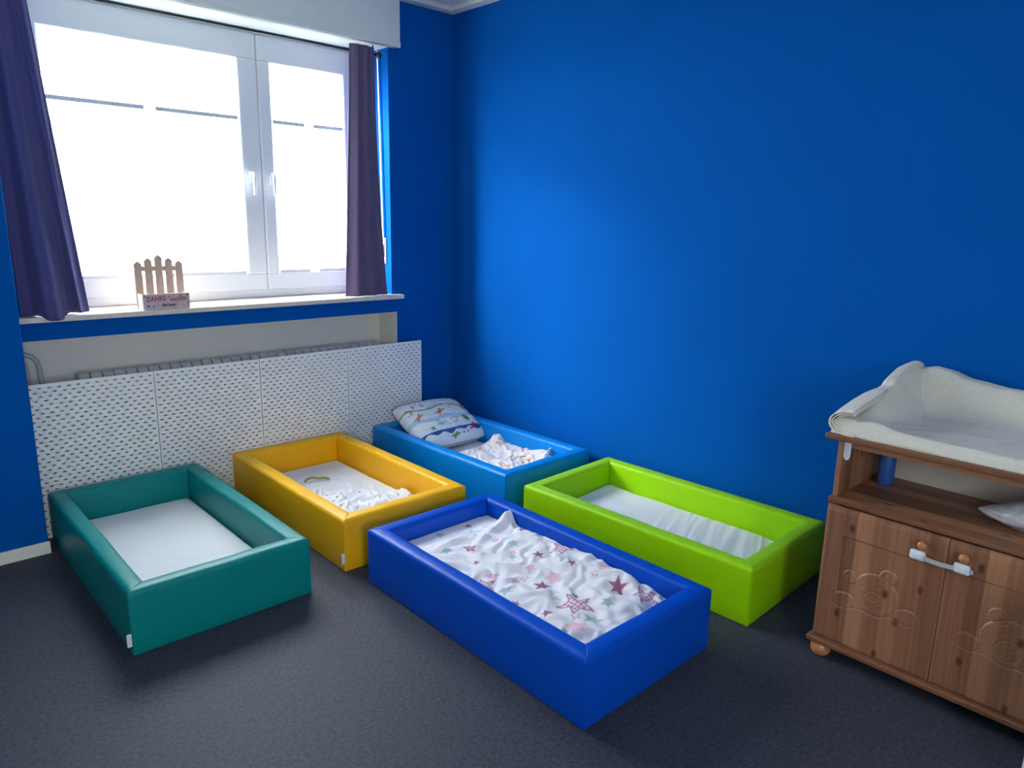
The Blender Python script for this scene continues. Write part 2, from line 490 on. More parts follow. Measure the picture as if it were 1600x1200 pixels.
# curtain rod and curtains
cr = thing('curtain_rod', 'thin black curtain rod under the shutter box', 'curtain rod', (0.0, 0.125, 2.512))
tube('rod', [(-0.01, 0, 0), (2.015, 0, 0)], .0085, M['rod'], cr, 12)
lathe('finial', [(.002, -.001), (.012, .002), (.019, .012), (.020, .02), (.015, .032), (.004, .038)], M['rod'], cr, (2.012, 0, 0)).rotation_euler = (0, math.radians(90), 0)
bm = bmesh.new(); add_tube(bm, [(1.99, 0, 0), (1.99, 0, .03), (1.99, .0, .05)], .004, 8); bm_obj('bracket', bm, M['rod'], cr, True)

def curtain(name, label, m, zt, fx, fy, zb, nu=260, nv=90, loc=(0, 0, 0)):
    u = np.linspace(0, 1, nu)[None, :]; v = np.linspace(0, 1, nv)[:, None]
    X = fx(u, v); Y = fy(u, v); Z = zt + (zb(u) - zt) * v + 0 * u
    X, Y, Z = np.broadcast_arrays(X, Y, Z)
    n = nu * nv
    A = np.stack([X, Y, Z], -1).reshape(-1, 3)
    B = A + np.array([0, 0.0035, 0])
    I = np.arange(n).reshape(nv, nu)
    q = np.stack([I[:-1, :-1], I[1:, :-1], I[1:, 1:], I[:-1, 1:]], -1).reshape(-1, 4)
    rim = np.concatenate([I[0, :], I[1:, -1], I[-1, -2::-1], I[-2:0, 0]])
    r2 = np.roll(rim, -1)
    F = np.concatenate([q, q[:, ::-1] + n, np.stack([rim, r2, r2 + n, rim + n], -1)])
    o = mesh_obj(name, np.concatenate([A, B]) - np.array(loc), F, m, None, True, loc)
    return tag(o, label, 'curtain', 'curtains at the window')

def fxR(u, v):
    x0 = 1.823 - .075 * v ** 1.2; x1 = 1.985 + .056 * v ** 2.2
    return x0 + (x1 - x0) * u
def fyR(u, v):
    a = .005 + .006 * v
    return 0.108 - .004 * v - (.022 + .012 * v) * np.sin(u * np.pi) ** .8 + a * np.sin(u * 2 * np.pi * 2.6 + .9) + .0007 * np.sin(u * 2 * np.pi * 6.3 + v * 3)
curtain('curtain', 'violet-grey curtain gathered at the right side of the window', M['curtain'], 2.545, fxR, fyR, lambda u: 1.0675 + 0 * u, loc=(1.93, .13, 1.067))
def fxL(u, v):
    x0 = .012 + .03 * v; x1 = .205 + .118 * v ** 1.05
    return x0 + (x1 - x0) * u
def fyL(u, v):
    a = (.010 + .018 * v) * (.35 + .65 * np.sin(np.pi * u))
    hang = np.exp(-((u - .45) / .22) ** 4)
    y = 0.098 + a * np.sin(u * 2 * np.pi * 1.9 + .3) * (1 - .6 * hang * v) + .004 * np.sin(u * 2 * np.pi * 5.3 + v * 1.5) - .016 * np.exp(-((u - .78 - .06 * v) / .035) ** 2) * (.3 + .7 * v)
    return y - .078 * hang * v ** 1.5
def zbL(u):
    return 1.068 + .006 * u - .022 * np.exp(-((u - .45) / .17) ** 6)
curtain('curtain', 'violet curtain with bluish window glare in its colour, flaring out at the left side of the window', M['curtain_glare'], 2.545, fxL, fyL, zbL, loc=(.15, .1, 1.067))

# roller shutter strap on the right reveal
st = thing('shutter_strap', 'white roller shutter strap with winder in the right reveal', 'shutter strap', (2.08, 0.165, 1.26))
box('winder', -.012, 0, -.016, .018, 0, .165, M['upvc'], st, .004)
box('winder_slot', -.0135, -.011, -.008, .010, .04, .145, M['rod'], st)
bm = bmesh.new()
v4 = [(-.016, .000), (-.013, .000)]
P0 = [(-.016, -.004, .12), (-.0145, -.004, .12), (-.0145, .010, .12), (-.016, .010, .12)]
P1 = [(-.016, .022, 1.29), (-.0145, .022, 1.29), (-.0145, .036, 1.29), (-.016, .036, 1.29)]
vv = [bm.verts.new(p) for p in P0 + P1]
for q in ((0, 1, 2, 3), (7, 6, 5, 4), (0, 4, 5, 1), (1, 5, 6, 2), (2, 6, 7, 3), (3, 7, 4, 0)): bm.faces.new([vv[i] for i in q])
bm_obj('strap', bm, M['plastic'], st)

# wall socket
so = thing('wall_socket', 'white wall socket between the pegboard and the room corner', 'socket', (2.372, YW, 0.27))
box('frame', -.0425, .0425, -.012, 0, -.042, .042, M['plastic'], so, .004)
so_ring = lathe('recess', [(.021, 0), (.021, .002), (.019, .0022), (.0185, .0005), (.002, .0005)], M['strap'], so, (0, -.012, 0)); so_ring.rotation_euler = (math.radians(90), 0, 0)

# ------------------------------------------------------------------ radiator in the niche
rad = thing('radiator', 'ribbed white radiator in the niche behind the pegboards', 'radiator', (0.25, 0.17, 0.045))
prof = [(-.048, 0.0), (-.05, .02), (-.05, .655), (-.044, .69), (-.03, .708), (-.012, .714), (.012, .714), (.03, .708), (.044, .69), (.05, .655), (.05, .02), (.048, 0)]
sec = prism('section', prof, 0.001, 0.052, M['rad'], rad, 'YZ', bev=0.006)
for k in range(1, 32):
    o = bpy.data.objects.new('section', sec.data); o.location = (0.055 * k, 0, 0); link(o, rad)
for z in (.05, .66):
    tube('header_pipe', [(-.03, 0, z), (1.76, 0, z)], .017, M['rad'], rad, 10)
lathe('valve', [(.012, -.05), (.016, -.03), (.016, .0), (.022, .002), (.022, .05), (.016, .06)], M['rad'], rad, (-.035, 0, .645)).rotation_euler = (0, math.radians(-90), 0)
tube('supply_pipe', [(-.245, .03, .83), (-.21, .03, .828), (-.175, .03, .815), (-.155, .03, .79), (-.147, .03, .755), (-.145, .03, .65), (-.145, .03, -.058)], .011, M['rad'], rad, 10)
tube('supply_pipe', [(-.245, .06, .80), (-.22, .06, .797), (-.20, .06, .78), (-.195, .06, .75), (-.195, .06, -.058)], .009, M['rad'], rad, 10)
for sx in (.1, 1.6): box('foot', sx, sx + .03, -.03, .03, -.06, .02, M['rad'], rad)

# ------------------------------------------------------------------ pegboards (slotted panels 0.56 x 0.76)
def peg_mesh():
    W_, H_, T_ = 0.56, 0.76, 0.005
    V = []; F = []; idx = {}
    def v(x, y, z):
        k = (round(x, 5), round(y, 5), round(z, 5))
        if k not in idx: idx[k] = len(V); V.append(k)
        return idx[k]
    e = .0015
    xs = [e] + [.01 + .02 * i for i in range(28)] + [W_ - e]
    zs = [0.0] + [.01 + .02 * j for j in range(38)] + [H_]
    a, b, ch = .0080, .0032, .0020
    for j in range(len(zs) - 1):
        for i in range(len(xs) - 1):
            x0, x1, z0, z1 = xs[i], xs[i + 1], zs[j], zs[j + 1]
            hole = (0 < i < len(xs) - 2) and (0 < j < len(zs) - 2) and ((i + j) % 2 == 0)
            if not hole:
                F.append([v(x0, 0, z0), v(x1, 0, z0), v(x1, 0, z1), v(x0, 0, z1)])
                F.append([v(x0, T_, z1), v(x1, T_, z1), v(x1, T_, z0), v(x0, T_, z0)])
                continue
            cx, cz = (x0 + x1) / 2, (z0 + z1) / 2
            sl = [(cx - a + ch, cz - b), (cx + a - ch, cz - b), (cx + a, cz - b + ch), (cx + a, cz + b - ch),
                  (cx + a - ch, cz + b), (cx - a + ch, cz + b), (cx - a, cz + b - ch), (cx - a, cz - b + ch)]
            oc = [(x0, z0), (x1, z0), (x1, z1), (x0, z1)]
            for y, rev in ((0, False), (T_, True)):
                s_ = [v(p[0], y, p[1]) for p in sl]; c_ = [v(p[0], y, p[1]) for p in oc]
                fs = [[c_[0], c_[1], s_[1], s_[0]], [c_[1], s_[2], s_[1]], [c_[1], c_[2], s_[3], s_[2]], [c_[2], s_[4], s_[3]],
                      [c_[2], c_[3], s_[5], s_[4]], [c_[3], s_[6], s_[5]], [c_[3], c_[0], s_[7], s_[6]], [c_[0], s_[0], s_[7]]]
                F += [f[::-1] if rev else f for f in fs]
            for k in range(8):
                p, q = sl[k], sl[(k + 1) % 8]
                F.append([v(p[0], 0, p[1]), v(q[0], 0, q[1]), v(q[0], T_, q[1]), v(p[0], T_, p[1])])
    for i in range(len(xs) - 1):
        F.append([v(xs[i], 0, 0), v(xs[i], T_, 0), v(xs[i + 1], T_, 0), v(xs[i + 1], 0, 0)])
        F.append([v(xs[i + 1], 0, H_), v(xs[i + 1], T_, H_), v(xs[i], T_, H_), v(xs[i], 0, H_)])
    for j in range(len(zs) - 1):
        F.append([v(e, 0, zs[j + 1]), v(e, T_, zs[j + 1]), v(e, T_, zs[j]), v(e, 0, zs[j])])
        F.append([v(W_ - e, 0, zs[j]), v(W_ - e, T_, zs[j]), v(W_ - e, T_, zs[j + 1]), v(W_ - e, 0, zs[j + 1])])
    me = bpy.data.meshes.new('pegboard_panel'); me.from_pydata(V, [], F); me.update(); me.materials.append(M['peg'])
    return me
pm = peg_mesh()
for k, lab in enumerate(('white slotted pegboard panel behind the dark green bed, beside the blue pier',
                         'white slotted pegboard panel, second from the left, between green and yellow beds',
                         'white slotted pegboard panel directly behind the yellow bed',
                         'white slotted pegboard panel at the right end, behind the light blue bed')):
    o = bpy.data.objects.new('pegboard_panel', pm); o.location = (0.56 * k, 0.0, 0.0); C.objects.link(o)
    tag(o, lab, 'pegboard', 'pegboard panels in front of the radiator')

# ------------------------------------------------------------------ foam frame beds
TH, BH = 0.075, 0.248
def rail_mesh(L, seed):
    """one mitred foam rail: outer edge along +x from 0 to L at y=0, thickness towards -y"""
    r = .020; prof = []
    def arc(cx, cz, a0, a1, rr, n=5):
        return [(cx + rr * math.cos(math.radians(a0 + (a1 - a0) * k / n)), cz + rr * math.sin(math.radians(a0 + (a1 - a0) * k / n))) for k in range(n + 1)]
    prof += arc(.006, .006, 270, 180, .006, 2)                     # bottom outer
    prof += [(0, .08), (0, .16)]
    prof += arc(r, BH - r, 180, 90, r)                             # top outer
    prof += [(TH / 2, BH + .0025)]
    prof += arc(TH - r, BH - r, 90, 0, r)                          # top inner
    prof += [(TH, .14), (TH, .07)]
    prof += arc(TH - .006, .006, 0, -90, .006, 2)
    prof = np.array(prof); cen = np.array([TH / 2, BH / 2])
    def shrunk(d):
        q = prof.copy()
        q[:, 0] = np.clip(q[:, 0], d, TH - d); q[:, 1] = np.minimum(q[:, 1], BH - d + .002)
        return q
    ends = [(0.0005, .0035), (.0015, .0022), (.003, .0011), (.006, .0004), (.012, 0.0)]
    mids = list(np.linspace(.06, 1 - .06, 13))
    V = []; rings = []
    rng = np.random.RandomState(seed)
    ph = rng.rand(4) * 6.28
    def ring(tx, q, fromend, d):
        ids = []
        for (o, z) in q:
            # clamp between mitres: x runs from o+d to L-o-d
            if fromend == 0: x = o + d
            elif fromend == 1: x = L - o - d
            else: x = (o + .012) + (L - 2 * o - .024) * tx
            sag = 0
            if fromend == 2:
                sag = (.0007 * math.sin(tx * 9 + ph[0]) + .0004 * math.sin(tx * 17 + ph[1])) * math.sin(math.pi * tx)
            ids.append(len(V)); V.append((x, -(o + sag * (.5 + z / BH)), z + (sag * .6 if z > BH * .8 else 0)))
        return ids
    for d, s_ in ends: rings.append(ring(0, shrunk(s_), 0, d))
    for t in mids: rings.append(ring(t, prof, 2, 0))
    for d, s_ in ends[::-1]: rings.append(ring(1, shrunk(s_), 1, d))
    F = []; n = len(prof)
    for a, b in zip(rings[:-1], rings[1:]):
        for k in range(n):
            F.append((a[k], b[k], b[(k + 1) % n], a[(k + 1) % n]))
    F.append(rings[0]); F.append(rings[-1][::-1])
    return V, F

def bed(name, label, key, x, y, th, W, L, tagged=False, seed=0):
    t = thing('foam_frame_bed', label, 'bed', (x, y, 0), th, 'low foam frame beds on the floor')
    # local frame: x across (0..W), y = -l (0..-L)
    specs = ((0, 0, 0, W), (W, 0, -90, L), (W, -L, 180, W), (0, -L, 90, L))
    for k, (px, py, rot, ln) in enumerate(specs):
        V, F = rail_mesh(ln, seed * 7 + k)
        o = mesh_obj('foam_rail', V, F, M[key], t, True, (px, py, 0)); o.rotation_euler = (0, 0, math.radians(rot))
    box('base_sheet', TH - .01, W - TH + .01, -L + TH - .01, -TH + .01, .004, .02, M[key], t)
    if tagged:
        g = box('care_tag', -.0165, -.0005, -L - .0015, -L + .0015, .042, .092, M['tagm'], t, .001)
        g['label'] = 'small white care tag at the corner seam'
    return t

B = dict(
    blue=(0.9544, -1.3728, -0.0078, 0.690, 1.258),
    green=(0.0296, -0.0384, 0.0012, 0.695, 1.266),
    yellow=(0.9290, -0.0030, -0.0054, 0.690, 1.233),
    azure=(1.8345, -0.0203, 0.0209, 0.683, 1.245),
    lime=(1.8375, -1.4210, 0.0317, 0.690, 1.241))
bed('b', 'dark green foam frame bed nearest the blue pier', 'green', *B['green'], tagged=True, seed=1)
bed('b', 'yellow foam frame bed in the middle of the window side', 'yellow', *B['yellow'], tagged=True, seed=2)
bed('b', 'light blue foam frame bed in the room corner with a pillow', 'azure', *B['azure'], seed=3)
bed('b', 'lime green foam frame bed along the blue wall', 'lime', *B['lime'], seed=4)
bed('b', 'royal blue foam frame bed in front, with star blanket', 'blue', *B['blue'], seed=5)

def in_bed(key):
    x, y, th, W, L = B[key]
    return (x, y, 0), th, W, L

def mattress(key, label, zt, wr):
    loc, th, W, L = in_bed(key)
    m_ = .004
    nx, ny = 110, 220
    x = np.linspace(TH + m_, W - TH - m_, nx)[None, :]; l = np.linspace(TH + m_, L - TH - m_, ny)[:, None]
    ex = np.minimum(x - TH - m_, W - TH - m_ - x); el = np.minimum(l - TH - m_, L - TH - m_ - l)
    def rnd(e, r=.028):
        e = np.clip(e, 0, r); return r - np.sqrt(np.maximum(r * r - (r - e) ** 2, 0))
    Z = zt - rnd(ex) - rnd(el) + wr(x, l, W, L) + 0 * x * l
    X = x + 0 * l; Y = -l + 0 * x
    o = cloth('mattress', X, Y, Z, M['sheet'], None, base_z=.021)
    o.location = loc; o.rotation_euler = (0, 0, th)
    return tag(o, label, 'mattress', 'mattresses in the foam beds')

def wr_green(x, l, W, L):
    front = sstep(.62, .95, l)
    return .006 * front * (ridged(x * 3 + l * 2.2, l * 16 - x * 6, 3, 2) - .6) + .003 * pnoise(x * 5, l * 4, 9)
def wr_yellow(x, l, W, L):
    s_ = sstep(.3, .5, x) * sstep(.2, .5, l)
    return .010 * s_ * (ridged(x * 9 + l * 3, l * 3 - x * 3, 5, 2) - .6) + .003 * pnoise(x * 5, l * 4, 2)
def wr_lime(x, l, W, L):
    a = .008 * sstep(.35, .8, l) * (ridged(l * 14 + x * 5, x * 2 + l, 12, 2) - .6)
    return a + .008 * np.exp(-((l - .30) / .07) ** 2) * pnoise(x * 10, l * 6, 4) + .004 * pnoise(x * 4, l * 4, 6) + .012 * np.exp(-(l / .16) ** 2) * sstep(.3, .6, x)
def wr_flat(x, l, W, L):
    return .004 * pnoise(x * 5, l * 4, 8)
mattress('green', 'white sheeted mattress lying bare in the dark green bed', .098, wr_green)
mattress('yellow', 'white sheeted mattress in the yellow bed under a dotted blanket', .102, wr_yellow)
mattress('azure', 'white sheeted mattress in the light blue bed', .112, wr_flat)
mattress('lime', 'white wrinkled mattress lying bare in the lime green bed', .122, wr_lime)
mattress('blue', 'white sheeted mattress under the star blanket in the royal blue bed', .160, wr_flat)

# ---- blankets with print in a colour attribute
def star_sdf(px, py, r, rot, inner=.42):
    a = np.arctan2(py, px) + rot; d = np.hypot(px, py)
    k = 2 * np.pi / 5
    a = np.abs(np.mod(a + k / 2, k) - k / 2)
    # straight edge between tip (r,0) and inner vertex
    ix, iy = r * inner * math.cos(k / 2), r * inner * math.sin(k / 2)
    qx, qy = d * np.cos(a), d * np.sin(a)
    nx, ny = iy, r - ix
    ln = math.hypot(nx, ny)
    return ((qx - r) * nx + qy * ny) / ln

def smooth(Z, n):
    for _ in range(n):
        P_ = np.pad(Z, 1, mode='edge')
        Z = (P_[:-2, 1:-1] + P_[2:, 1:-1] + P_[1:-1, :-2] + P_[1:-1, 2:] + 4 * P_[1:-1, 1:-1]) / 8
    return Z
def lin(rgb): return np.array(srgb(*rgb))

def blanket(key, name, label, x, l, Z, col, group=None, thick=.004):
    loc, th, W, L = in_bed(key)
    o = cloth(name, x, -l, Z, M['print'], None, thick=thick, colors=col)
    o.location = loc; o.rotation_euler = (0, 0, th)
    return tag(o, label, 'blanket', group)

# star blanket in the royal blue bed
loc, th, W, L = in_bed('blue')
nu, nv = 250, 460
u = np.linspace(0, 1, nu)[None, :]; v = np.linspace(0, 1, nv)[:, None]
x0 = TH + .006; x1 = W - TH - .006; l0 = TH + .006; l1 = L - TH - .010
x = x0 + (x1 - x0) * u + 0 * v
l = l0 + (l1 - l0) * v + 0 * u
gx, gl = .10, .22
ang = np.arctan2(l - gl, x - gx); rr = np.hypot(x - gx, l - gl)
def soft(t, p=1.3):
    return (.5 + .5 * np.sin(t)) ** p
n1 = pnoise(x * 4, l * 4, 2); n2 = pnoise(x * 7, l * 7, 5); n3 = pnoise(x * 5 + 3, l * 5, 8)
fan = soft(ang * 15 + 3.0 * n1) * (.5 + .9 * np.clip(n3 + .35, 0, 1))
cross = soft(2 * np.pi * (x * 4.2 - l * 3.4 + .55 * n1 + .3 * n2)) * np.clip(.5 + 1.4 * n3, 0, 1)
cross2 = soft(2 * np.pi * (x * 7 + l * 5.5 + .6 * n2)) * np.clip(.35 - 1.4 * n3, 0, 1)
fine = .5 + pnoise(x * 22, l * 20, 41)
n4 = pnoise(x * 13, l * 12, 77); n5 = pnoise(x * 6 + 9, l * 6, 78)
med = soft(2 * np.pi * (x * 10 - l * 8 + .9 * n4 + .8 * n1), 1.1) * np.clip(.45 + 1.6 * n5, 0, 1) + soft(2 * np.pi * (x * 8 + l * 13 + .9 * n4), 1.1) * np.clip(.40 - 1.6 * n5, 0, 1)
near = sstep(.14, .26, l)
Z = .172 + .006 * pnoise(x * 4, l * 3, 3)
Z = Z + near * (.026 * fan * sstep(.03, .2, rr) * np.exp(-(rr / .62) ** 2) + sstep(.4, .75, l) * (.022 * cross + .014 * cross2) + .010 * med * sstep(.1, .3, rr) + .004 * fine)
Z = Z + .030 * sstep(.30, .60, x) * np.exp(-((l - .72) / .30) ** 2) + .008 * near
# long fold lines
def fold(xa, la, xb, lb, wd, h):
    dx, dl = xb - xa, lb - la; q = np.clip(((x - xa) * dx + (l - la) * dl) / (dx * dx + dl * dl), 0, 1)
    cx, cl = xa + q * dx, la + q * dl
    side = (x - xa) * dl - (l - la) * dx
    d_ = np.hypot(x - cx, l - cl)
    return h * np.exp(-(d_ / wd) ** 2) * (.3 + .7 * np.sin(np.pi * np.clip(q, .02, .98))) * np.where(side > 0, 1.0, .75)
Z = Z + fold(.15, .23, .50, .76, .018, .022) + fold(.13, .30, .40, .78, .016, .016) + fold(.20, .20, .58, .42, .02, .012)
# raised corner tip near the right rail
Z = Z + .062 * np.exp(-(((x - .605) / .040) ** 2 + ((l - .235) / .035) ** 2)) * near + fold(.605, .235, .33, .33, .030, .022) + fold(.605, .24, .56, .45, .03, .015)
# hollow with bunched fold at the far end, and bare end strip
Z = Z - .022 * np.exp(-(((x - .49) / .035) ** 2 + ((l - 1.0) / .05) ** 2)) + .020 * np.exp(-(((x - .56) / .06) ** 2 + ((l - .93) / .06) ** 2))
Z = Z - .020 * sstep(.05, 0, np.minimum(x - x0, x1 - x) + 0 * l) - .02 * sstep(1.06, 1.16, l) * sstep(.3, .5, x)
Z = smooth(np.maximum(Z, .1705 + .003 * fine * near), 2)
base = lin((236, 234, 240)) + 0 * np.zeros(x.shape + (4,))
col = base.copy()
def paint(mask, rgb, a=1.0):
    mk = (np.clip(mask, 0, 1) * a)[..., None]
    col[:] = col * (1 - mk) + lin(rgb) * mk
MV, TL, PK = (150, 78, 118), (150, 184, 194), (238, 186, 204)
def star(px, pl, r, rot, rgb, a=1.0, inner=.42):
    sd = star_sdf(x - px, l - pl, r, rot, inner); paint(sstep(.0012, -.0012, sd), rgb, a); return sd
rs = np.random.RandomState(4)
for (px, pl, r) in ((.566, .373, .026), (.445, .596, .028), (.506, .215, .022), (.294, .771, .038), (.506, .965, .040), (.472, .758, .026), (.457, .127, .022), (.22, .47, .018), (.34, .90, .018), (.13, .80, .02), (.16, .93, .03)):
    star(px, pl, r, rs.rand() * 6.28, MV, .9)
for (px, pl, r) in ((.264, .861, .032), (.265, 1.052, .040), (.415, .211, .05), (.443, .447, .03), (.353, .541, .024), (.158, .715, .036), (.483, .702, .05), (.20, .30, .03), (.12, 1.05, .03), (.38, 1.02, .03), (.55, .50, .02), (.13, .14, .03), (.30, .12, .03)):
    star(px, pl, r, rs.rand() * 6.28, TL, .75)
for (px, pl, r) in ((.369, .759, .042), (.563, .863, .05), (.342, .654, .03), (.176, 1.055, .05), (.245, .674, .024), (.239, .797, .018), (.42, .36, .02), (.19, .60, .03), (.27, .40, .024)):
    star(px, pl, r, rs.rand() * 6.28, PK, .75, .5)
for (px, pl, r) in ((.491, .863, .018), (.228, 1.004, .020), (.534, .515, .018), (.42, .361, .016), (.291, .679, .016), (.196, .599, .016), (.40, .49, .014)):
    sd = star_sdf(x - px, l - pl, r, rs.rand() * 6.28); paint(sstep(.003, .001, np.abs(sd)), (206, 130, 168), .7)
for (px, pl, r) in ((.290, .949, .070), (.550, .631, .055), (.53, 1.075, .060), (.283, .351, .03), (.13, .62, .05)):
    rot = rs.rand() * 6.28; sd = star_sdf(x - px, l - pl, r, rot)
    c1 = (np.sin((x - px) * 2 * np.pi / .016) > 0).astype(float); c2 = (np.sin((l - pl) * 2 * np.pi / .016) > 0).astype(float)
    tone = (c1 + c2) / 2
    ins = sstep(.001, -.001, sd)
    paint(ins, (240, 226, 236)); paint(ins * tone, (176, 92, 140), .85); paint(sstep(.003, .001, np.abs(sd)), (150, 78, 118), .9)
blanket('blue', 'star_blanket', 'crumpled white blanket printed with mauve and grey stars', x, l, Z, col)

# dotted blanket in the yellow bed
loc, th, W, L = in_bed('yellow')
nu, nv = 190, 230
u = np.linspace(0, 1, nu)[None, :]; v = np.linspace(0, 1, nv)[:, None]
edge = .44 + .34 * u ** 1.4 + .02 * np.sin(u * 17)
x = TH + .008 + (.50 + .03 * v) * u
l = edge + (L - TH - .012 - edge) * v
n1 = pnoise(x * 5, l * 5, 5); n2 = pnoise(x * 9, l * 9, 6)
n4 = pnoise(x * 14, l * 14, 79)
Z = .112 + .010 * soft(2 * np.pi * (x * 11 + l * 9 + 1.2 * n4), 1.1) * sstep(0, .12, v) + (.022 * soft(2 * np.pi * (x * 5 + l * 2.5 + .7 * n1)) * np.clip(.5 + 1.3 * n2, 0, 1) + .018 * soft(2 * np.pi * (l * 7 - x * 3 + .7 * n2)) * np.clip(.5 - 1.3 * n1, 0, 1)) * sstep(0, .12, v)
Z = smooth(np.maximum(Z, .110 + .003 * pnoise(x * 12, l * 12, 3)), 2)
col = np.zeros(x.shape + (4,)) + lin((240, 240, 244))
for k in range(120):
    px, pl = TH + rs.rand() * .53, .42 + rs.rand() * .74
    paint(sstep(.0058, .0036, np.hypot(x - px, l - pl)), (70, 78, 84), .9)
blanket('yellow', 'dotted_blanket', 'crumpled white blanket with small dark dots in the yellow bed', x, l, Z, col)
# pacifier strap on the yellow bed's sheet
loc, th, W, L = in_bed('yellow')
pc = thing('pacifier_strap', 'pale yellow and olive pacifier strap on the white sheet', 'pacifier strap', (loc[0] + .285, loc[1] - .37, .106))
tube('strap', [(-.03, .015, .008), (-.01, .03, .014), (.02, .028, .018), (.05, .005, .014), (.085, .0, .01), (.10, -.02, .006)], .006, mat('olive_ribbon', srgb(150, 148, 104), .8), pc, 8)
tube('ribbon_trim', [(.0, .038, .014), (.03, .036, .019), (.07, .018, .014), (.10, .01, .010)], .0055, mat('pale_yellow_ribbon', srgb(232, 228, 176), .8), pc, 8)

# small-print blanket in the light blue bed
loc, th, W, L = in_bed('azure')
nu, nv = 210, 240
u = np.linspace(0, 1, nu)[None, :]; v = np.linspace(0, 1, nv)[:, None]
edge = .50 + .015 * np.sin(u * 11) - .02 * u
x = TH + .16 * (1 - u) * (1 - v) + .006 + (W - 2 * TH - .012) * u * (1 - .0 * v) - .16 * (1 - u) * (1 - v) * u
x = np.clip(x, TH + .006, W - TH - .006)
l = edge + (L - TH - .012 - edge) * v
n1 = pnoise(x * 5, l * 5, 15); n2 = pnoise(x * 9, l * 9, 16)
n4 = pnoise(x * 14, l * 14, 80)
Z = .122 + .008 * soft(2 * np.pi * (x * 11 + l * 9 + 1.2 * n4), 1.1) * sstep(0, .1, v) + (.020 * soft(2 * np.pi * (x * 4 + l * 3 + .7 * n1)) * np.clip(.5 + 1.3 * n2, 0, 1) + .014 * soft(2 * np.pi * (l * 7 - x * 4 + .7 * n2)) * np.clip(.5 - 1.3 * n1, 0, 1)) * sstep(0, .1, v)
Z = Z + .05 * np.exp(-(((x - .585) / .06) ** 2 + ((l - .54) / .05) ** 2)) + .030 * sstep(.42, .6, x) * sstep(.45, .6, l) 
Z = Z + .030 * np.exp(-(((x - .56) / .06) ** 2 + ((l - .95) / .07) ** 2))
Z = smooth(np.maximum(Z, .118 + .003 * pnoise(x * 12, l * 12, 3)), 2)
col = np.zeros(x.shape + (4,)) + lin((238, 234, 234))
for k in range(70):
    px, pl = TH + rs.rand() * .54, .5 + rs.rand() * .66
    rg = .014 + .008 * rs.rand()
    d_ = np.hypot(x - px, l - pl)
    paint(sstep(rg, rg * .7, d_), (238, 212, 190), .8)
    for q in range(4):
        ox, ol = rs.randn(2) * .010
        paint(sstep(.0062, .0035, np.hypot(x - px - ox, l - pl - ol)), ((150, 104, 84), (206, 140, 90), (120, 96, 100))[q % 3], .85)
blanket('azure', 'printed_blanket', 'crumpled white blanket with tiny brown print in the light blue bed', x, l, Z, col)

